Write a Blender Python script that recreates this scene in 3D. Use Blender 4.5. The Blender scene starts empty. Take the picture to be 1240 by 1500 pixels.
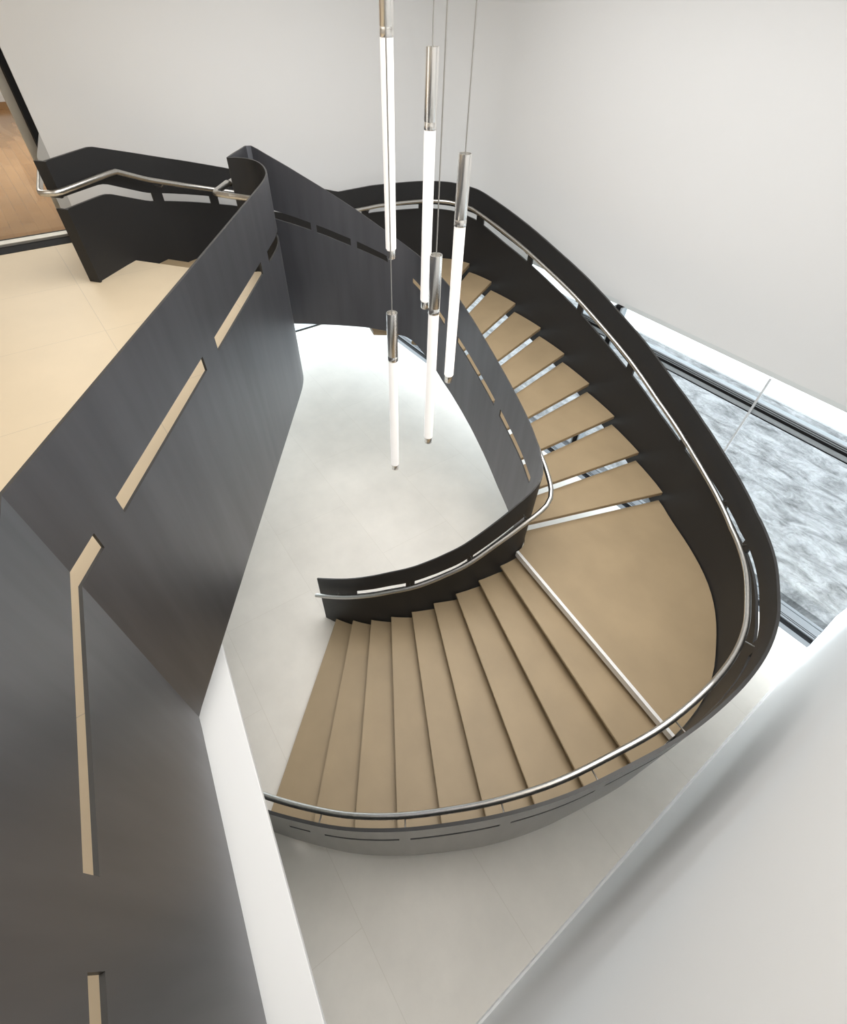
import bpy, bmesh, math, random
import numpy as np
from mathutils import Vector, Matrix

sc = bpy.context.scene
COL = sc.collection
random.seed(4)

# ------------------------------------------------------------------ camera
EYE = (0.0, 0.0, 5.9)
F_PX = 708.07                       # focal length for a 1240 x 1500 frame


def make_camera():
    down = np.array([594 - 620, 1390 - 750, F_PX]); down /= np.linalg.norm(down)
    left = np.array([-176 - 620, -65.7 - 750, F_PX]); left -= down * (left @ down); left /= np.linalg.norm(left)
    ax, az = -left, -down
    ay = np.cross(az, ax)
    R = np.array([ax, ay, az])      # world <- camera (x right, y down, z forward)
    m = Matrix(((R[0][0], -R[0][1], -R[0][2], EYE[0]),
                (R[1][0], -R[1][1], -R[1][2], EYE[1]),
                (R[2][0], -R[2][1], -R[2][2], EYE[2]),
                (0, 0, 0, 1)))
    cd = bpy.data.cameras.new('camera')
    cd.sensor_fit = 'VERTICAL'
    cd.sensor_height = 36.0
    cd.lens = F_PX / 1500 * 36.0
    cd.clip_start = 0.05
    o = bpy.data.objects.new('camera', cd)
    COL.objects.link(o)
    o.matrix_world = m
    sc.camera = o


make_camera()

# ------------------------------------------------------------------ world, lights, exposure
sc.view_settings.view_transform = 'Standard'
sc.view_settings.look = 'None'
sc.view_settings.gamma = 1.0
sc.view_settings.exposure = 0.0
w = bpy.data.worlds.new('overcast_sky')
sc.world = w
w.use_nodes = True
bg = w.node_tree.nodes['Background']
bg.inputs['Color'].default_value = (0.86, 0.93, 1.0, 1)
bg.inputs['Strength'].default_value = 2.7


def area(name, loc, size, energy, color, rot=(0, 0, 0), spread=180):
    d = bpy.data.lights.new(name, 'AREA')
    d.shape = 'RECTANGLE'
    d.size, d.size_y = size
    d.energy = energy
    d.color = color
    o = bpy.data.objects.new(name, d)
    COL.objects.link(o)
    o.location = loc
    o.rotation_euler = rot
    d.spread = math.radians(spread)
    return o


area('fill_light_void', (-3.2, 3.2, 7.3), (5.5, 4.0), 268, (1.0, 0.997, 0.995), spread=150)  # added soft light in place of an unseen skylight over the void
area('fill_light_landing', (-3.6, -2.2, 7.3), (5.5, 2.6), 68, (1.0, 0.95, 0.88))  # added out-of-view fill that brightens the landing
area('fill_light_gallery', (-0.5, 1.2, 7.3), (1.6, 3.0), 48, (1.0, 0.94, 0.85), spread=130)  # added fill to lift the near hall floor, right wall and nearest panel
area('fill_light_parquet', (-12.0, 0.5, 6.9), (4.0, 4.0), 250, (1.0, 0.97, 0.92))  # added fill for the parquet room and the sheen on its floor
sd = bpy.data.lights.new('sun', 'SUN')
sd.energy = 11.0
sd.angle = math.radians(20)
sd.color = (0.88, 0.95, 1.0)
so = bpy.data.objects.new('sun', sd)
COL.objects.link(so)
so.rotation_euler = Vector((math.cos(math.radians(22.5)), -0.12, -math.sin(math.radians(22.5)))).to_track_quat('-Z', 'Y').to_euler()

# ------------------------------------------------------------------ materials


def mat(name, color, rough=0.5, metal=0.0, spec=0.5, noise=None, bump=None, coat=0.0):
    m = bpy.data.materials.new(name)
    m.use_nodes = True
    nt = m.node_tree
    p = nt.nodes['Principled BSDF']
    p.inputs['Base Color'].default_value = (*color, 1)
    p.inputs['Roughness'].default_value = rough
    p.inputs['Metallic'].default_value = metal
    p.inputs['Specular IOR Level'].default_value = spec
    if coat:
        p.inputs['Coat Weight'].default_value = coat
        p.inputs['Coat Roughness'].default_value = 0.3
    if noise or bump:
        tc = nt.nodes.new('ShaderNodeTexCoord')
        mp = nt.nodes.new('ShaderNodeMapping')
        nt.links.new(tc.outputs['Object'], mp.inputs['Vector'])
    if noise:
        scale, amount, stretch = noise
        mp.inputs['Scale'].default_value = stretch
        n = nt.nodes.new('ShaderNodeTexNoise')
        n.inputs['Scale'].default_value = scale
        n.inputs['Detail'].default_value = 6
        nt.links.new(mp.outputs['Vector'], n.inputs['Vector'])
        r = nt.nodes.new('ShaderNodeValToRGB')
        r.color_ramp.elements[0].position = 0.3
        r.color_ramp.elements[1].position = 0.7
        r.color_ramp.elements[0].color = (*[c * (1 - amount) for c in color], 1)
        r.color_ramp.elements[1].color = (*[min(1, c * (1 + amount)) for c in color], 1)
        nt.links.new(n.outputs['Fac'], r.inputs['Fac'])
        nt.links.new(r.outputs['Color'], p.inputs['Base Color'])
    if bump:
        bs, st, dist = bump
        n2 = nt.nodes.new('ShaderNodeTexNoise')
        n2.inputs['Scale'].default_value = bs
        n2.inputs['Detail'].default_value = 5
        nt.links.new(tc.outputs['Object'], n2.inputs['Vector'])
        b = nt.nodes.new('ShaderNodeBump')
        b.inputs['Strength'].default_value = st
        b.inputs['Distance'].default_value = dist
        nt.links.new(n2.outputs['Fac'], b.inputs['Height'])
        nt.links.new(b.outputs['Normal'], p.inputs['Normal'])
    return m


def tiled(name, c1, c2, joint, tw, th, rot=0.0, rough=0.4, mortar=0.0025, offset=0.5, shift=(0, 0), spec=0.4, blotch=0.06):
    m = bpy.data.materials.new(name)
    m.use_nodes = True
    nt = m.node_tree
    p = nt.nodes['Principled BSDF']
    p.inputs['Roughness'].default_value = rough
    p.inputs['Specular IOR Level'].default_value = spec
    tc = nt.nodes.new('ShaderNodeTexCoord')
    mp = nt.nodes.new('ShaderNodeMapping')
    mp.inputs['Rotation'].default_value = (0, 0, rot)
    mp.inputs['Location'].default_value = (shift[0], shift[1], 0)
    nt.links.new(tc.outputs['Object'], mp.inputs['Vector'])
    br = nt.nodes.new('ShaderNodeTexBrick')
    br.inputs['Scale'].default_value = 1.0
    br.inputs['Brick Width'].default_value = tw
    br.inputs['Row Height'].default_value = th
    br.inputs['Mortar Size'].default_value = mortar
    br.inputs['Mortar Smooth'].default_value = 0.1
    br.offset = offset
    br.inputs['Color1'].default_value = (*c1, 1)
    br.inputs['Color2'].default_value = (*c2, 1)
    br.inputs['Mortar'].default_value = (*joint, 1)
    nt.links.new(mp.outputs['Vector'], br.inputs['Vector'])
    n = nt.nodes.new('ShaderNodeTexNoise')
    n.inputs['Scale'].default_value = 1.6
    n.inputs['Detail'].default_value = 8
    n.inputs['Roughness'].default_value = 0.6
    nt.links.new(mp.outputs['Vector'], n.inputs['Vector'])
    r = nt.nodes.new('ShaderNodeValToRGB')
    r.color_ramp.elements[0].position = 0.3
    r.color_ramp.elements[1].position = 0.72
    r.color_ramp.elements[0].color = (1 - blotch, 1 - blotch, 1 - blotch, 1)
    r.color_ramp.elements[1].color = (1 + blotch, 1 + blotch, 1 + blotch, 1)
    nt.links.new(n.outputs['Fac'], r.inputs['Fac'])
    mx = nt.nodes.new('ShaderNodeMix')
    mx.data_type = 'RGBA'
    mx.blend_type = 'MULTIPLY'
    mx.inputs['Factor'].default_value = 1.0
    nt.links.new(br.outputs['Color'], mx.inputs[6])
    nt.links.new(r.outputs['Color'], mx.inputs[7])
    nt.links.new(mx.outputs[2], p.inputs['Base Color'])
    return m


def glass_mat(name, refl=0.05, tint=(0.96, 0.98, 0.98)):
    m = bpy.data.materials.new(name)
    m.use_nodes = True
    nt = m.node_tree
    nt.nodes.remove(nt.nodes['Principled BSDF'])
    t = nt.nodes.new('ShaderNodeBsdfTransparent')
    t.inputs['Color'].default_value = (*tint, 1)
    g = nt.nodes.new('ShaderNodeBsdfGlossy')
    g.inputs['Roughness'].default_value = 0.02
    mx = nt.nodes.new('ShaderNodeMixShader')
    mx.inputs['Fac'].default_value = refl
    nt.links.new(t.outputs[0], mx.inputs[1])
    nt.links.new(g.outputs[0], mx.inputs[2])
    nt.links.new(mx.outputs[0], nt.nodes['Material Output'].inputs['Surface'])
    return m


def emit_mat(name, color, strength):
    m = bpy.data.materials.new(name)
    m.use_nodes = True
    p = m.node_tree.nodes['Principled BSDF']
    p.inputs['Base Color'].default_value = (0.9, 0.9, 0.88, 1)
    p.inputs['Roughness'].default_value = 0.4
    p.inputs['Emission Color'].default_value = (*color, 1)
    p.inputs['Emission Strength'].default_value = strength
    return m


M = {}
M['wall'] = mat('white_plaster', (0.80, 0.80, 0.795), 0.6, spec=0.3, bump=(3.0, 0.03, 0.02))
M['white'] = mat('white_paint', (0.86, 0.86, 0.855), 0.5, spec=0.3)
M['ceiling'] = mat('ceiling_paint', (0.85, 0.85, 0.84), 0.8, spec=0.1)
M['floor'] = tiled('pale_stone_tiles', (0.80, 0.762, 0.70), (0.785, 0.747, 0.685), (0.70, 0.66, 0.59), 2.4, 1.2,
                   rot=math.radians(2), rough=0.32, shift=(0.35, 0.25), spec=0.55)
M['landing'] = tiled('cream_stone_tiles', (0.72, 0.60, 0.43), (0.71, 0.59, 0.42), (0.56, 0.47, 0.35), 1.2, 1.2,
                     rot=math.radians(0), rough=0.45, shift=(0.3, -0.2), offset=0.0, blotch=0.03)
M['tread'] = mat('shaded_stone', (0.352, 0.264, 0.158), 0.5, spec=0.4, noise=(2.2, 0.07, (1, 1, 1)))  # landing stone in a darker tone, stair shade put into the colour
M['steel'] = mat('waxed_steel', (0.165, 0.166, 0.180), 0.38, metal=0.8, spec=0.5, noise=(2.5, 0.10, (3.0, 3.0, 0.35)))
M['steel_outside'] = mat('waxed_steel_outside', (0.30, 0.29, 0.275), 0.36, metal=0.9, noise=(2.5, 0.10, (3.0, 3.0, 0.35)))  # lighter, warmer copy of waxed_steel, floor reflection put into the colour
M['dark'] = mat('dark_steel', (0.022, 0.022, 0.023), 0.5, spec=0.35)  # darker steel for stair-side faces and end returns
M['edge'] = mat('steel_cut_edge', (0.05, 0.049, 0.048), 0.45, metal=0.4)
M['chrome'] = mat('polished_chrome', (0.93, 0.915, 0.885), 0.24, metal=1.0)
M['brushed'] = mat('brushed_stainless', (0.60, 0.585, 0.555), 0.28, metal=1.0, noise=(60, 0.06, (1, 1, 1)))
M['tube'] = emit_mat('opal_glass_lit', (1.0, 0.945, 0.90), 0.5)
M['cable'] = mat('grey_cable', (0.42, 0.41, 0.39), 0.4, metal=0.6)
M['frame'] = mat('grey_window_metal', (0.42, 0.46, 0.49), 0.45, metal=0.1)
M['frame_pale'] = mat('pale_window_metal', (0.17, 0.178, 0.187), 0.45, metal=0.1)
M['black'] = mat('black_gasket', (0.012, 0.012, 0.013), 0.7, spec=0.1)
M['glass'] = glass_mat('clear_glass')
M['joint'] = mat('silicone_joint', (0.66, 0.68, 0.70), 0.5)
M['alu'] = mat('satin_aluminium', (0.60, 0.58, 0.53), 0.38, metal=0.6)
M['fin'] = mat('grey_fin_paint', (0.50, 0.50, 0.49), 0.5)
M['strip'] = mat('light_metal_strip', (0.83, 0.82, 0.80), 0.35, metal=0.2)
M['parquet'] = tiled('oak_parquet', (0.43, 0.24, 0.10), (0.34, 0.18, 0.07), (0.22, 0.12, 0.05), 0.9, 0.14,
                     rough=0.17, mortar=0.0015, spec=0.7, blotch=0.12)
M['oak'] = mat('oak_skirting', (0.34, 0.19, 0.08), 0.45)
M['paving'] = mat('white_paving', (0.93, 0.93, 0.92), 0.8, noise=(6, 0.03, (1, 1, 1)))


def gravel():
    m = mat('pale_gravel', (0.5, 0.5, 0.51), 0.95)
    nt = m.node_tree
    p = nt.nodes['Principled BSDF']
    tc = nt.nodes.new('ShaderNodeTexCoord')
    mp = nt.nodes.new('ShaderNodeMapping')
    mp.inputs['Scale'].default_value = (1, 2.2, 1)
    mp.inputs['Rotation'].default_value = (0, 0, 0.5)
    n1 = nt.nodes.new('ShaderNodeTexNoise')
    n1.inputs['Scale'].default_value = 1.7
    n1.inputs['Detail'].default_value = 12
    n1.inputs['Roughness'].default_value = 0.72
    n1.inputs['Distortion'].default_value = 0.6
    n2 = nt.nodes.new('ShaderNodeTexVoronoi')
    n2.inputs['Scale'].default_value = 22
    nt.links.new(tc.outputs['Object'], mp.inputs['Vector'])
    nt.links.new(mp.outputs['Vector'], n1.inputs['Vector'])
    nt.links.new(tc.outputs['Object'], n2.inputs['Vector'])
    r = nt.nodes.new('ShaderNodeValToRGB')
    r.color_ramp.elements[0].position = 0.36
    r.color_ramp.elements[0].color = (0.085, 0.087, 0.09, 1)
    r.color_ramp.elements[1].position = 0.60
    r.color_ramp.elements[1].color = (0.31, 0.313, 0.318, 1)
    nt.links.new(n1.outputs['Fac'], r.inputs['Fac'])
    mx = nt.nodes.new('ShaderNodeMix')
    mx.data_type = 'RGBA'
    mx.blend_type = 'MULTIPLY'
    mx.inputs['Factor'].default_value = 0.35
    nt.links.new(r.outputs['Color'], mx.inputs[6])
    nt.links.new(n2.outputs['Color'], mx.inputs[7])
    hs = nt.nodes.new('ShaderNodeHueSaturation')
    hs.inputs['Saturation'].default_value = 0.06
    nt.links.new(mx.outputs[2], hs.inputs['Color'])
    nt.links.new(hs.outputs['Color'], p.inputs['Base Color'])
    b = nt.nodes.new('ShaderNodeBump')
    b.inputs['Strength'].default_value = 0.6
    b.inputs['Distance'].default_value = 0.08
    nt.links.new(n1.outputs['Fac'], b.inputs['Height'])
    nt.links.new(b.outputs['Normal'], p.inputs['Normal'])
    return m


M['gravel'] = gravel()

# ------------------------------------------------------------------ mesh helpers


def finish(name, bm, m, parent=None, smooth=True, angle=32):
    bmesh.ops.recalc_face_normals(bm, faces=bm.faces[:])
    if smooth:
        for f in bm.faces:
            f.smooth = True
        lim = math.radians(angle)
        for e in bm.edges:
            e.smooth = len(e.link_faces) == 2 and e.calc_face_angle(0) < lim
    me = bpy.data.meshes.new(name)
    bm.to_mesh(me)
    bm.free()
    me.materials.append(m)
    o = bpy.data.objects.new(name, me)
    COL.objects.link(o)
    if parent:
        o.parent = parent
    return o


def box_bm(bm, x0, x1, y0, y1, z0, z1):
    vs = [bm.verts.new((x, y, z)) for z in (z0, z1) for x, y in ((x0, y0), (x1, y0), (x1, y1), (x0, y1))]
    for f in ((3, 2, 1, 0), (4, 5, 6, 7), (0, 1, 5, 4), (1, 2, 6, 5), (2, 3, 7, 6), (3, 0, 4, 7)):
        bm.faces.new([vs[i] for i in f])


def box(name, x0, x1, y0, y1, z0, z1, m, parent=None, bevel=0.0):
    bm = bmesh.new()
    box_bm(bm, x0, x1, y0, y1, z0, z1)
    if bevel:
        bmesh.ops.bevel(bm, geom=bm.edges[:], offset=bevel, segments=2, affect='EDGES')
    return finish(name, bm, m, parent)


def prism_bm(bm, pts, z0, z1):
    a = [bm.verts.new((x, y, z0)) for x, y in pts]
    b = [bm.verts.new((x, y, z1)) for x, y in pts]
    n = len(pts)
    bm.faces.new(b)
    bm.faces.new(a[::-1])
    for i in range(n):
        j = (i + 1) % n
        bm.faces.new((a[i], a[j], b[j], b[i]))


def prism(name, pts, z0, z1, m, parent=None, bevel=0.0):
    bm = bmesh.new()
    prism_bm(bm, pts, z0, z1)
    if bevel:
        es = [e for e in bm.edges if abs(e.verts[0].co.z - e.verts[1].co.z) < 1e-6]
        bmesh.ops.bevel(bm, geom=es, offset=bevel, segments=2, affect='EDGES')
    return finish(name, bm, m, parent, angle=40)


def tube(name, pts, r, m, parent=None, seg=12):
    P = [Vector(p) for p in pts]
    bm = bmesh.new()
    rings = []
    up = Vector((0, 0, 1))
    for i, p in enumerate(P):
        t = (P[min(i + 1, len(P) - 1)] - P[max(i - 1, 0)]).normalized()
        a = t.cross(up)
        if a.length < 1e-4:
            a = Vector((1, 0, 0))
        a.normalize()
        b = a.cross(t).normalized()
        k = 1.0
        if 0 < i < len(P) - 1:
            c = (P[i] - P[i - 1]).normalized().dot((P[i + 1] - P[i]).normalized())
            k = 1.0 / max(0.6, math.sqrt((1 + c) / 2))
        rings.append([bm.verts.new(p + (a * math.cos(2 * math.pi * j / seg) * k + b * math.sin(2 * math.pi * j / seg)) * r)
                      for j in range(seg)])
    for u, v in zip(rings[:-1], rings[1:]):
        for j in range(seg):
            bm.faces.new((u[j], u[(j + 1) % seg], v[(j + 1) % seg], v[j]))
    bm.faces.new(rings[0][::-1])
    bm.faces.new(rings[-1])
    return finish(name, bm, m, parent, angle=50)


def lathe(name, prof, m, parent=None, seg=28, loc=(0, 0, 0)):
    """prof: (radius, z) from bottom to top, capped where the radius is 0"""
    bm = bmesh.new()
    rings = []
    for r, z in prof:
        if r < 1e-6:
            rings.append([bm.verts.new((0, 0, z))])
        else:
            rings.append([bm.verts.new((r * math.cos(2 * math.pi * j / seg), r * math.sin(2 * math.pi * j / seg), z)) for j in range(seg)])
    for u, v in zip(rings[:-1], rings[1:]):
        for j in range(seg):
            k = (j + 1) % seg
            if len(u) == 1 and len(v) == 1:
                continue
            if len(u) == 1:
                bm.faces.new((u[0], v[k], v[j]))
            elif len(v) == 1:
                bm.faces.new((u[j], u[k], v[0]))
            else:
                bm.faces.new((u[j], u[k], v[k], v[j]))
    o = finish(name, bm, m, parent, angle=40)
    o.location = loc
    return o


def thing(name, label, cat, loc=(0, 0, 0), group=None):
    o = bpy.data.objects.new(name, None)
    COL.objects.link(o)
    o.location = loc
    o['label'] = label
    o['category'] = cat
    if group:
        o['group'] = group
    return o


def struct(o):
    o['kind'] = 'structure'
    return o


# ------------------------------------------------------------------ plan curves


def spline(pts, n=8):
    P = np.array(pts, float)
    Q = np.vstack([2 * P[0] - P[1], P, 2 * P[-1] - P[-2]])
    out = []
    for i in range(1, len(Q) - 2):
        p0, p1, p2, p3 = Q[i - 1:i + 3]
        d = lambda a, b: max(np.linalg.norm(a - b) ** .5, 1e-6)
        t0 = 0; t1 = t0 + d(p0, p1); t2 = t1 + d(p1, p2); t3 = t2 + d(p2, p3)
        for j in range(n):
            t = t1 + (t2 - t1) * j / n
            A1 = (t1 - t) / (t1 - t0) * p0 + (t - t0) / (t1 - t0) * p1
            A2 = (t2 - t) / (t2 - t1) * p1 + (t - t1) / (t2 - t1) * p2
            A3 = (t3 - t) / (t3 - t2) * p2 + (t - t2) / (t3 - t2) * p3
            B1 = (t2 - t) / (t2 - t0) * A1 + (t - t0) / (t2 - t0) * A2
            B2 = (t3 - t) / (t3 - t1) * A2 + (t - t1) / (t3 - t1) * A3
            out.append((t2 - t) / (t2 - t1) * B1 + (t - t1) / (t2 - t1) * B2)
    out.append(P[-1])
    return np.array(out)


class Path:
    def __init__(self, P, stations=None):
        self.P = np.array(P, float)
        self.s = np.r_[0, np.cumsum(np.linalg.norm(np.diff(self.P, axis=0), axis=1))]
        self.len = self.s[-1]

    def at(self, s):
        return np.array([np.interp(s, self.s, self.P[:, 0]), np.interp(s, self.s, self.P[:, 1])])

    def nrm(self, s, e=0.02):
        a, b = self.at(max(0, s - e)), self.at(min(self.len, s + e))
        t = (b - a) / np.linalg.norm(b - a)
        return np.array([-t[1], t[0]])

    def off(self, s, d):
        return self.at(s) + d * self.nrm(s)

    def near(self, p):
        d = np.linalg.norm(self.P - np.array(p), axis=1)
        return self.s[int(np.argmin(d))]


def plate(name, path, top, bot, hi, lo, slots, th, parent=None, step=0.07, skins=('steel', 'dark'), breaks=()):
    """Bent steel plate standing on a plan curve: top/bot/hi/lo are functions of s, slots are (s0, s1)."""
    ss = set(np.round(np.linspace(0, path.len, int(path.len / step) + 1), 4))
    for a, b in slots:
        ss |= {round(a, 4), round(min(b, path.len), 4)}
    for b in breaks:
        ss.add(round(b, 4))
    ss = sorted(ss)
    S = [ss[0]]
    for s in ss[1:]:
        if s - S[-1] > 0.004:
            S.append(s)
    bm = bmesh.new()
    F, B = [], []
    for s in S:
        p, n = path.at(s), path.nrm(s)
        t = top(s)
        zs = [bot(s), min(lo(s), t - 0.02), min(hi(s), t - 0.01), t]
        zs[0] = min(zs[0], zs[1] - 0.01)
        F.append([bm.verts.new((*(p + n * th / 2), z)) for z in zs])
        B.append([bm.verts.new((*(p - n * th / 2), z)) for z in zs])

    def filled(i, j):
        if i < 0 or i >= len(S) - 1 or j < 0 or j > 2:
            return False
        if j == 1:
            mid = (S[i] + S[i + 1]) / 2
            return not any(a < mid < b for a, b in slots)
        return True
    for i in range(len(S) - 1):
        for j in range(3):
            if not filled(i, j):
                continue
            bm.faces.new((F[i][j], F[i + 1][j], F[i + 1][j + 1], F[i][j + 1])).material_index = 1
            bm.faces.new((B[i][j], B[i][j + 1], B[i + 1][j + 1], B[i + 1][j])).material_index = 2
            if not filled(i, j - 1):
                bm.faces.new((F[i][j], B[i][j], B[i + 1][j], F[i + 1][j]))
            if not filled(i, j + 1):
                bm.faces.new((F[i][j + 1], F[i + 1][j + 1], B[i + 1][j + 1], B[i][j + 1]))
            if not filled(i - 1, j):
                bm.faces.new((F[i][j], F[i][j + 1], B[i][j + 1], B[i][j]))
            if not filled(i + 1, j):
                bm.faces.new((F[i + 1][j], B[i + 1][j], B[i + 1][j + 1], F[i + 1][j + 1]))
    o = finish(name, bm, M['edge'], parent, angle=28)
    for k in skins:
        o.data.materials.append(M[k])
    return o


def table(xs, ys):
    xs, ys = list(xs), list(ys)
    return lambda s: float(np.interp(s, xs, ys))


H = 0.14                     # riser
HU = 26 * H                  # upper floor level

# outer balustrade, from the foot of the stair to its head
OUT = [(-1.76, -.71), (-1.49, -.535), (-1.187, -.30), (-.858, -.006), (-.58, .32), (-.346, .667), (-.144, 1.019), (.033, 1.424),
       (.16, 1.858), (.261, 2.303), (.293, 2.817), (.255, 3.272), (.16, 3.6), (.03, 3.86), (-.132, 4.131), (-.324, 4.375),
       (-.564, 4.592), (-.887, 4.803), (-1.303, 5.018), (-1.599, 5.183), (-2.2, 5.411), (-2.818, 5.597), (-3.452, 5.741),
       (-4.094, 5.855), (-4.701, 5.921), (-5.337, 5.945), (-5.936, 5.93), (-6.45, 5.86), (-6.83, 5.66), (-7.03, 5.35),
       (-7.11, 4.95), (-7.13, 4.4), (-7.14, 3.82), (-7.14, 2.9), (-7.14, 2.3), (-7.12, 1.66), (-6.886, 1.245), (-6.621, .855),
       (-6.24, .40)]
OUT_TOP = [1.17, 1.26, 1.36, 1.50, 1.64, 1.78, 1.92, 2.06, 2.20, 2.34, 2.46, 2.46, 2.47, 2.47, 2.47, 2.46, 2.465, 2.53, 2.615, 2.648,
           2.777, 2.94, 3.087, 3.235, 3.36, 3.506, 3.63, 3.737, 3.77, 3.785, 3.80, 3.825, 3.815, 4.08, 4.265, 4.43, 4.568, 4.70, 4.70]
OUT_BOT = [0, 0.06, 0.2, 0.3, 0.42, 0.50, 0.55, 0.66, 0.80, 0.95, 1.08, 1.08, 1.08, 1.08, 1.08, 1.08, 1.08, 1.09, 1.14, 1.22,
           1.36, 1.5, 1.64, 1.78, 1.92, 2.06, 2.2, 2.3, 2.33, 2.33, 2.34, 2.36, 2.45, 2.75, 2.9, 3.05, 3.2, 3.34, 3.642]
po = Path(spline(OUT, 8))
so_ = [po.s[8 * i] for i in range(len(OUT))]
o_top, o_bot = table(so_, OUT_TOP), table(so_, OUT_BOT)
DS = so_[2] - 0.69           # shift of stations against the survey
kx = [0, 6.0, 7.6, 9.0, 10.8, 11.8, 12.8, 14.3, 16.5, 17.4, 18.0, 18.5]
o_hi_off = table([x + DS for x in kx], [.33, .27, .36, .39, .34, .355, .32, .29, .33, .37, .30, .285])
o_lo_off = table([x + DS for x in kx], [.40, .34, .44, .47, .45, .45, .385, .35, .41, .45, .39, .38])
o_hi = lambda s: o_top(s) - o_hi_off(s)
o_lo = lambda s: o_top(s) - o_lo_off(s)
OSLOT = [(a + DS, b + DS) for a, b in [(.62, .82), (.95, 1.58), (1.67, 2.35), (2.43, 3.08), (3.16, 3.80), (3.92, 4.84), (4.98, 6.06), (6.17, 6.62),
                                       (6.70, 7.54), (7.65, 8.77), (8.90, 9.97), (10.08, 11.15), (11.25, 12.26), (12.40, 13.18),
                                       (13.40, 14.31), (14.42, 15.40), (15.52, 16.49), (16.59, 17.18), (17.32, 18.9)]]

# inner balustrade, from the foot, round the newel bend, to its head
INN = [(-3.40, 1.06), (-3.233, 1.147), (-3.013, 1.282), (-2.81, 1.44), (-2.634, 1.625), (-2.477, 1.822), (-2.357, 2.054), (-2.241, 2.292),
       (-2.165, 2.561), (-2.11, 2.833), (-2.085, 3.06), (-2.12, 3.19), (-2.26, 3.30), (-2.585, 3.435), (-2.96, 3.54), (-3.352, 3.63),
       (-3.725, 3.695), (-4.125, 3.76), (-4.49, 3.785), (-4.83, 3.75), (-5.06, 3.63), (-5.2, 3.42), (-5.4, 3.13), (-5.6, 2.82),
       (-5.8, 2.51), (-5.955, 2.29), (-6.008, 2.244), (-6.008, 2.208), (-5.89, 2.09), (-5.75, 1.957), (-5.629, 1.852)]
INN_TOP = [0.936, 1.049, 1.195, 1.348, 1.486, 1.604, 1.719, 1.875, 2.06, 2.25, 2.41, 2.50, 2.587, 2.732, 2.871, 3.008, 3.154, 3.295,
           3.432, 3.553, 3.70, 3.872, 4.10, 4.319, 4.523, 4.66, 4.685, 4.69, 4.69, 4.69, 4.69]
INN_BOT = [0, 0, 0, 0.15, 0.3, 0.44, 0.58, 0.72, 0.86, 1.0, 1.08, 1.1, 1.2, 1.33, 1.472, 1.665, 1.842, 1.983, 2.128, 2.347, 2.56,
           2.664, 2.725, 2.757, 2.775, 2.78, 2.78, 2.78, 2.78, 2.78, 2.78]
pi_ = Path(spline(INN, 8))
si_ = [pi_.s[8 * i] for i in range(len(INN))]
i_top, i_bot = table(si_, INN_TOP), table(si_, INN_BOT)
i_hi_off = table([0, 1.0, 2.4, 3.0, 5.2, 5.72, 6.05, 6.45, 6.9, 7.5], [.25, .26, .34, .43, .43, .31, .27, .35, .44, .57])
i_lo_off = table([0, 1.0, 2.4, 3.0, 5.2, 5.72, 6.05, 6.45, 6.9, 7.5], [.33, .34, .40, .53, .51, .37, .34, .43, .52, .66])
i_hi = lambda s: i_top(s) - i_hi_off(s)
i_lo = lambda s: i_top(s) - i_lo_off(s)
ISLOT = [(0.55, 1.14), (1.24, 1.83), (1.89, 2.50), (2.95, 3.82), (3.96, 4.90), (5.18, 5.72), (6.03, 6.39), (6.46, 6.84), (6.90, 7.36)]

# landing balustrade: hooked head, long leg, sharp fold, leg beside the camera
HOOK = [(-5.629, 1.852), (-5.596, 1.924), (-5.526, 1.991), (-5.435, 2.03), (-5.273, 2.036), (-5.1, 2.0), (-4.932, 1.94), (-4.76, 1.84),
        (-4.55, 1.687)]
hk = spline(HOOK, 6)
FOLD = (-1.74, -.452)
pl = Path(np.vstack([hk, [np.array(HOOK[-1]) + (np.array(FOLD) - np.array(HOOK[-1])) * t for t in (.2, .4, .6, .8, 1.0)], [(.70, -.828)]]))
s_fold = pl.near(FOLD)
LSLOT = [(0.62, 1.345), (1.58, 2.87), (3.115, 4.365), (4.58, s_fold + 1.11), (s_fold + 1.33, s_fold + 2.3)]

# ------------------------------------------------------------------ shell
gx0, gx1 = -10.9, 0.75
YW = 6.51
struct(prism('floor', [(-11.6, -5), (0.95, -5), (0.95, 6.06), (-11.6, 6.06)], -0.2, 0.0, M['floor']))
ground = struct(prism('ground', [(-40, 6.72), (14, 6.72), (14, 11.52), (-11.6, 11.52), (-11.6, 20), (-40, 20)], -0.3, -0.06, M['gravel']))
gl = struct(prism('ground_side', [(-40, -30), (-11.7, -30), (-11.7, 6.72), (-40, 6.72)], -0.3, -0.06, M['gravel']))
paving = struct(prism('paving', [(-11.6, 11.52), (14, 11.52), (14, 34), (-11.6, 34)], -0.3, -0.02, M['paving']))

# upper floor around the stair head
edge = [(-5.645, 1.665), (-5.625, 1.80)] + [tuple(pl.off(s, -0.014)) for s in np.linspace(0.06, s_fold - 0.03, 40)]
edge += [(-1.765, -.48), (.74, -.86)]
land_poly = edge + [(.74, -5.0), (-7.56, -5.0), (-7.56, .93), (-6.66, .835)]
land_poly = land_poly[::-1]
struct(prism('floor_landing', land_poly, HU - 0.06, HU, M['landing']))
struct(prism('ceiling_lower', [(x, y) for x, y in land_poly], HU - 0.34, HU - 0.061, M['white']))


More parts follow.
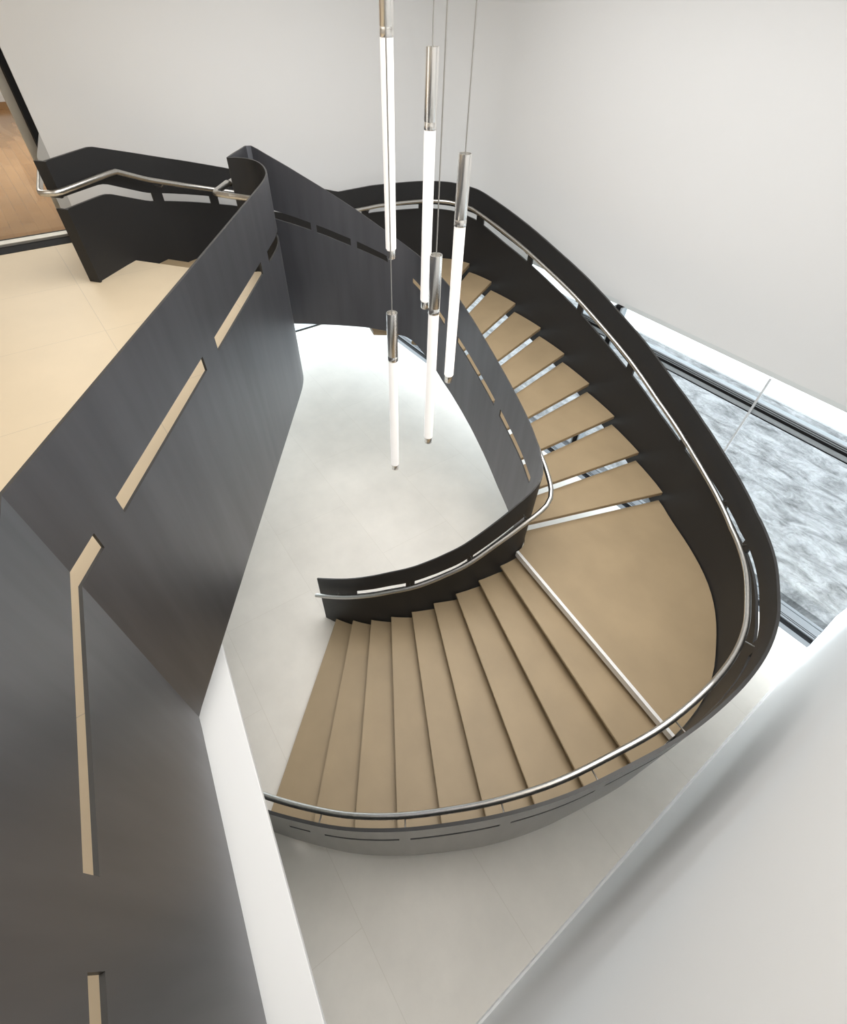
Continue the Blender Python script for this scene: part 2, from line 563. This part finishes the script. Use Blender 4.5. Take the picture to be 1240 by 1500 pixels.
def curve_wall(name, pts, z0, z1, th, m):
    p = Path(pts)
    bm = bmesh.new()
    F, B = [], []
    S = p.s
    for s in S:
        a, n = p.at(s), p.nrm(s, 0.01)
        F.append([bm.verts.new((*a, z)) for z in (z0, z1)])
        B.append([bm.verts.new((*(a + n * th), z)) for z in (z0, z1)])
    for i in range(len(S) - 1):
        bm.faces.new((F[i][0], F[i + 1][0], F[i + 1][1], F[i][1]))
        bm.faces.new((B[i][0], B[i][1], B[i + 1][1], B[i + 1][0]))
        bm.faces.new((F[i][1], F[i + 1][1], B[i + 1][1], B[i][1]))
        bm.faces.new((F[i][0], B[i][0], B[i + 1][0], F[i + 1][0]))
    bm.faces.new((F[0][0], F[0][1], B[0][1], B[0][0]))
    bm.faces.new((F[-1][0], B[-1][0], B[-1][1], F[-1][1]))
    return struct(finish(name, bm, m, angle=25))


arc = [(-7.6, .557), (-7.6, 3.0), (-7.6, 5.4)]
R0 = 0.95
for k in range(1, 13):
    a = math.pi - k * math.pi / 24
    arc.append((-7.6 + R0 + R0 * math.cos(a), 6.46 - R0 + R0 * math.sin(a)))
arc += [(-3.0, 6.46), (0.745, 6.46)]
curve_wall('wall_back', arc, 2.79, 7.4, 0.22, M['wall'])
struct(box('wall_right', 0.75, 0.95, -5, 6.9, 0, 7.4, M['wall']))
struct(box('wall_front', -18, 0.95, -5.2, -5, 0, 7.4, M['wall']))
struct(box('ceiling', -18, 0.95, -5.2, 6.9, 7.4, 7.6, M['ceiling']))
struct(box('baseboard_right', 0.732, 0.75, -4.9, 6.04, 0, 0.09, M['white']))
# white ledge under the landing edge
prism_pts = [(-4.6, .187), (.745, -.616), (.745, -1.1), (-4.6, -.30)]
struct(prism('trim_1', prism_pts, 2.2, 2.27, M['white'], bevel=0.004))

# ------------------------------------------------------------------ window_1: floor to head glazing of the hall
w1 = struct(thing('window_1', 'tall glazed wall below the white plaster, grey transom, pale gravel outside', 'window'))
del w1['label'], w1['category']


def part_box(name, b, m, parent, bevel=0.0):
    return box(name, *b, m, parent, bevel)


X0, X1 = -10.9, 0.745
part_box('sill', (X0, X1, 6.33, 6.525, -0.18, 0.0), M['frame_pale'], w1)
bm = bmesh.new()
for a, b in ((6.325, 6.315), (6.295, 6.285)):
    box_bm(bm, X0, X1, b, a, -0.17, 0.004)
finish('sill_groove', bm, M['black'], w1, smooth=False)
part_box('sill_rail', (X0, X1, 6.25, 6.33, -0.18, 0.002), M['frame_pale'], w1)
part_box('sill_gasket', (X0, X1, 6.15, 6.25, -0.18, -0.02), M['black'], w1)
part_box('sill_cover', (X0, X1, 6.06, 6.15, -0.18, 0.001), M['frame_pale'], w1)
# transom
part_box('transom', (X0, X1, 6.43, 6.52, 2.30, 2.465), M['frame'], w1, 0.004)
bm = bmesh.new()
for z0, z1 in ((2.44, 2.447), (2.415, 2.422)):
    box_bm(bm, X0, X1, 6.426, 6.431, z0, z1)
box_bm(bm, X0, X1, 6.424, 6.431, 2.365, 2.40)
finish('transom_groove', bm, M['black'], w1, smooth=False)
part_box('transom_edge', (X0, X1, 6.422, 6.44, 2.292, 2.30), M['black'], w1)
# mullion
for xm in (-3.80, -7.6):
    mu = part_box('mullion', (xm - .055, xm + .055, 6.40, 6.52, 0.0, 2.80), M['black'], w1)
    part_box('mullion_cap', (xm - .068, xm - .045, 6.39, 6.53, 0.0, 2.80), M['frame'], w1)
    part_box('mullion_cap', (xm + .045, xm + .068, 6.39, 6.53, 0.0, 2.80), M['frame'], w1)
part_box('glass_joint', (-1.570, -1.545, 6.40, 6.425, 0.0, 2.79), M['joint'], w1)
part_box('glass_pane', (X0, -3.86, 6.455, 6.475, 0.0, 2.85), M['glass'], w1)
part_box('glass_pane', (-3.74, X1, 6.455, 6.475, 0.0, 2.85), M['glass'], w1)
struct(box('wall_back_lintel', -11.1, -7.62, 6.46, 6.68, 2.79, 7.4, M['wall']))

# window_2: glazing at the far end of the lower hall
w2 = struct(thing('window_2', 'x', 'window'))
del w2['label'], w2['category']
part_box('sill', (-11.1, -10.80, -5, 6.05, -0.1, 0.02), M['frame'], w2)
part_box('sill_gasket', (-10.82, -10.76, -5, 6.05, -0.1, 0.01), M['black'], w2)
for ym in (-2.2, 0.6, 3.4):
    part_box('mullion', (-11.0, -10.88, ym - .05, ym + .05, 0.0, 3.3), M['frame'], w2)
part_box('glass_pane', (-10.96, -10.94, -5, 6.3, 0.0, 3.3), M['glass'], w2)
struct(box('ceiling_hall', -11.2, -7.62, -5, 6.46, 3.3, 3.57, M['white']))

# window_3: glazed screen between the landing and the parquet room
w3 = struct(thing('window_3', 'x', 'window'))
del w3['label'], w3['category']
part_box('base_strip', (-7.80, -7.56, -5, .55, HU - .1, HU + .004), M['black'], w3)
part_box('bottom_rail', (-7.94, -7.80, -5, .55, HU - .1, HU + .03), M['alu'], w3, 0.004)
part_box('bottom_gasket', (-7.97, -7.94, -5, .55, HU - .1, HU + .032), M['black'], w3)
part_box('post', (-7.97, -7.82, .41, .497, HU, 7.4), M['alu'], w3, 0.004)
part_box('post_gasket', (-7.95, -7.615, .498, .554, HU, 7.4), M['black'], w3)
part_box('glass_pane', (-7.89, -7.875, -5, .41, HU + .03, 7.4), M['glass'], w3)
struct(box('floor_parquet', -17.0, -7.97, -5, 6.4, HU - .3, HU, M['parquet']))
struct(box('wall_left', -17.2, -17.0, -5, 6.9, HU - .3, 7.4, M['wall']))
struct(box('baseboard_left', -17.0, -16.96, -5, 6.4, HU, HU + .12, M['oak']))
struct(box('wall_parquet', -17.0, -8.05, 6.4, 6.6, HU - .3, 7.4, M['wall']))
struct(box('wall_jamb', -8.05, -7.83, .56, 6.4, HU - .3, 7.4, M['wall']))
# upstand fin where the screen meets the plaster
bm = bmesh.new()
a = [(-7.612, .44, HU + .004), (-7.612, .556, HU + .004), (-7.612, .556, 4.675), (-7.612, .44, 4.48)]
f0 = [bm.verts.new(v) for v in a]
f1 = [bm.verts.new((v[0] + .012, v[1], v[2])) for v in a]
bm.faces.new(f0); bm.faces.new(f1[::-1])
for i in range(4):
    bm.faces.new((f0[i], f1[i], f1[(i + 1) % 4], f0[(i + 1) % 4]))
struct(finish('trim_2', bm, M['fin']))

# ------------------------------------------------------------------ staircase
stair = thing('staircase', 'winding stone staircase climbing from the pale hall floor to the upper landing', 'staircase', (0, 0, 0))
TH_O, TH_I = 0.026, 0.015
s_out = {1: po.near((-1.60, -.61))}
for k in range(2, 10):
    s_out[k] = so_[k]
s_out[10] = po.near((.293, 2.77))
for j in range(1, 10):
    s_out[10 + j] = so_[18 + j]
for k, p in {20: (-7.14, 3.70), 21: (-7.14, 3.25), 22: (-7.14, 2.75), 23: (-7.14, 2.2), 24: (-7.12, 1.66), 25: (-6.886, 1.245), 26: (-6.621, .855)}.items():
    s_out[k] = po.near(p)
s_in = {k: si_[k] for k in range(1, 11)}
for j in range(1, 10):
    s_in[10 + j] = si_[11 + j]
for k, s in {20: 6.25, 21: 6.60, 22: 6.93, 23: 7.24, 24: 7.45, 25: 7.68, 26: 7.96}.items():
    s_in[k] = s


def step_poly(k, over):
    n = 26
    a0, a1 = s_in[k], s_in[k + 1]
    b0, b1 = s_out[k], s_out[k + 1]
    ins = [pi_.off(s, -(TH_I / 2 + .012)) for s in np.linspace(a0, a1, 3 if k not in (10, 19) else 10)]
    outs = [po.off(s, TH_O / 2 + .012) for s in np.linspace(b0, b1, 5 if k not in (10, 19) else n)]
    # slide the back edge under (+) or short of (-) the next nosing
    d1 = (ins[-1] + outs[-1]) / 2 - (ins[0] + outs[0]) / 2
    e = outs[-1] - ins[-1]
    nrm = np.array([-e[1], e[0]])
    nrm /= np.linalg.norm(nrm)
    if nrm @ d1 < 0:
        nrm = -nrm
    if abs(over) > 1e-6:
        ins.append(ins[-1] + nrm * over)
        outs.append(outs[-1] + nrm * over)
        if over < 0:
            ins.pop(-2); outs.pop(-2)
    return [tuple(p) for p in ins] + [tuple(p) for p in outs[::-1]]


for k in range(1, 26):
    z = k * H
    if k == 1:
        prism('tread', step_poly(k, .05), 0.001, z, M['tread'], stair, 0.004)
    elif k < 10:
        prism('tread', step_poly(k, .10), z - .034, z, M['tread'], stair, 0.004)
    elif k == 10:
        prism('half_landing', step_poly(k, 0.0), z - .07, z, M['tread'], stair, 0.004)
        a, b = pi_.off(s_in[k], -.02), po.off(s_out[k], .026)
        e = (b - a) / np.linalg.norm(b - a)
        q = np.array([-e[1], e[0]])
        if q @ (np.array((-1.2, 4.2)) - a) < 0:
            q = -q
        sp = prism('edge_strip', [tuple(a - q * .03), tuple(b - q * .03), tuple(b + q * .004), tuple(a + q * .004)], z - .075, z + .004, M['strip'], stair)
        sp['label'] = 'pale metal edge strip'
    elif k == 19:
        prism('quarter_landing', step_poly(k, 0.0), z - .06, z, M['tread'], stair, 0.004)
    else:
        prism('tread', step_poly(k, -0.004), z - .05, z, M['tread'], stair, 0.004)


def rail(path, s0, s1, off, zf, parent, pre=(), post=(), r=0.026, step=0.06, name='handrail'):
    n = int((s1 - s0) / step)
    pts = list(pre) + [(*path.off(s, off), zf(s)) for s in np.linspace(s0, s1, n)] + list(post)
    return tube(name, pts, r, M['brushed'], parent, 14)


def bracket(path, s, off, zr, side_th, parent):
    p = path.off(s, math.copysign(side_th / 2, off))
    q = path.off(s, off)
    q2 = path.off(s, off * 0.8)
    tube('bracket', [(*p, zr - .055), (*q2, zr - .055), (*q, zr - .035), (*q, zr - .012)], .006, M['brushed'], parent, 8)


# outer balustrade
ob = thing('stair_balustrade', 'dark steel outer stair balustrade sweeping along the glazed wall with slots and handrail', 'balustrade', (0, 0, 0))
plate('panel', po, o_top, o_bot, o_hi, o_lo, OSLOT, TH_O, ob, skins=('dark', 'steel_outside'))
# returned edge at the head of the stair
e0, e1 = po.at(po.len), po.nrm(po.len)
t0 = np.array([-e1[1], e1[0]]) * -1.0
for z0, z1 in ((3.642, 4.32), (4.415, 4.70)):
    q = [e0 + e1 * -.09, e0 + e1 * .035, e0 + e1 * .035 + t0 * .025, e0 + e1 * -.09 + t0 * .025]
    prism('end_return', [tuple(v) for v in q], z0, z1, M['dark'], ob)
OFFR = 0.13
o_rail = lambda s: o_top(s) - .235
rz = 4.475
hd = spline([(-7.01, 2.95), (-7.01, 2.3), (-6.97, 1.75), (-6.81, 1.32), (-6.63, 1.0)], 8)[8:]
hd = [(x, y, 4.035 + (rz - 4.035) * i / (len(hd) - 1)) for i, (x, y) in enumerate(hd)]
ro = rail(po, 0.08, so_[34] - .12, OFFR, o_rail, ob,
          post=hd + [(-6.575, .915, rz), (-6.16, .41, rz), (-6.145, .36, rz), (-6.17, .30, rz), (-6.22, .262, rz), (-6.30, .265, rz), (-7.15, .40, rz)])
for a, b in zip(OSLOT[:-1], OSLOT[1:]):
    s = (a[1] + b[0]) / 2
    bracket(po, s, OFFR, o_rail(s), TH_O, ro)

# inner balustrade
ib = thing('stair_balustrade', 'dark steel inner stair balustrade curling round the pendant lights from hall floor to hooked head', 'balustrade', (0, 0, 0))
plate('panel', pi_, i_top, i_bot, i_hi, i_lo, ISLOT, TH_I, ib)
OFFI = table([0, 2.1, 2.45, 2.62, 2.85, 3.4, 8], [.10, .10, .12, .15, .12, .09, .09])
n = 150
i_rail = lambda s: i_top(s) - .245
ipts = [(*pi_.off(s, -OFFI(s)), i_rail(s)) for s in np.linspace(0.02, 7.86, n)]
clean = [ipts[0]]
for p in ipts[1:]:
    if math.dist(p, clean[-1]) > .03:
        clean.append(p)
clean += [(-5.80, 1.86, 4.445), (-5.585, 1.655, 4.445), (-5.545, 1.635, 4.445), (-5.50, 1.65, 4.445), (-5.385, 1.72, 4.445)]
ri = tube('handrail', clean, .026, M['brushed'], ib, 14)
for a, b in zip(ISLOT[:-1], ISLOT[1:]):
    s = (a[1] + b[0]) / 2
    if 2.5 < s < 2.8:
        s = 2.46
    bracket(pi_, s, -OFFI(s), i_rail(s), TH_I, ri)
bracket(pi_, .3, -.10, i_rail(.3), TH_I, ri)

# landing balustrade
lb = thing('landing_balustrade', 'dark steel landing balustrade with sharp fold and hooked end beside the cream floor', 'balustrade', (0, 0, 0))
l_bot = table([0, s_fold - .01, s_fold + .01, pl.len], [2.63, 2.60, 2.58, 2.50])
plate('panel', pl, lambda s: 4.69, l_bot, table([0, s_fold, pl.len], [4.235, 4.243, 4.265]), table([0, s_fold, pl.len], [4.14, 4.143, 4.176]),
      LSLOT, TH_I, lb, breaks=[s_fold])
lr = [(-5.385, 1.72, 4.445)] + [(*pl.off(s, -.11), 4.445) for s in np.linspace(.60, s_fold - .12, 60)] + [(-1.80, -.59, 4.445), (.66, -.955, 4.445)]
rl = tube('handrail', lr, .026, M['brushed'], lb, 14)
for s in (1.46, 2.99, 4.47, s_fold + 1.22):
    bracket(pl, s, -.11, 4.445, TH_I, rl)

# ------------------------------------------------------------------ pendant lights
PEND = [((-3.419, 2.252), 4.452, 'white tube pendant light hanging highest, its chrome top cut by the frame'),
        ((-3.367, 2.563), 3.989, 'white tube pendant light second highest, left of the tube nearest the stair'),
        ((-2.876, 2.480), 3.530, 'white tube pendant light hanging nearest the stair treads, rightmost of five'),
        ((-2.821, 2.235), 2.983, 'white tube pendant light second lowest, its chrome top over the steel panel'),
        ((-3.142, 2.065), 2.484, 'white tube pendant light hanging lowest over the pale hall floor')]


def pendant(xy, zg, label):
    t = thing('pendant_light', label, 'pendant light', (*xy, zg), 'tube pendants in the stairwell')
    R = .041
    lathe('glow_tube', [(0, 0), (R * .75, 0), (R, .012), (R, 1.2), (0, 1.2)], M['tube'], t)
    lathe('end_cap', [(0, -.062), (.031, -.062), (.034, -.058), (.034, 0), (0, 0)], M['chrome'], t)
    lathe('sleeve', [(R + .001, 1.2), (R + .003, 1.203), (R + .003, 1.24), (R + .0015, 1.243), (R + .0015, 1.247), (R + .003, 1.25), (R + .003, 1.62),
                     (R - .002, 1.62), (R - .003, 1.57), (0, 1.57)], M['chrome'], t)
    tube('cable', [(0, 0, 1.57), (0, 0, 7.4 - zg - .02)], .0045, M['cable'], t, 8)
    lathe('canopy', [(0, 7.36 - zg), (.06, 7.36 - zg), (.06, 7.4 - zg), (0, 7.4 - zg)], M['chrome'], t)
    return t


for a in PEND:
    pendant(*a)
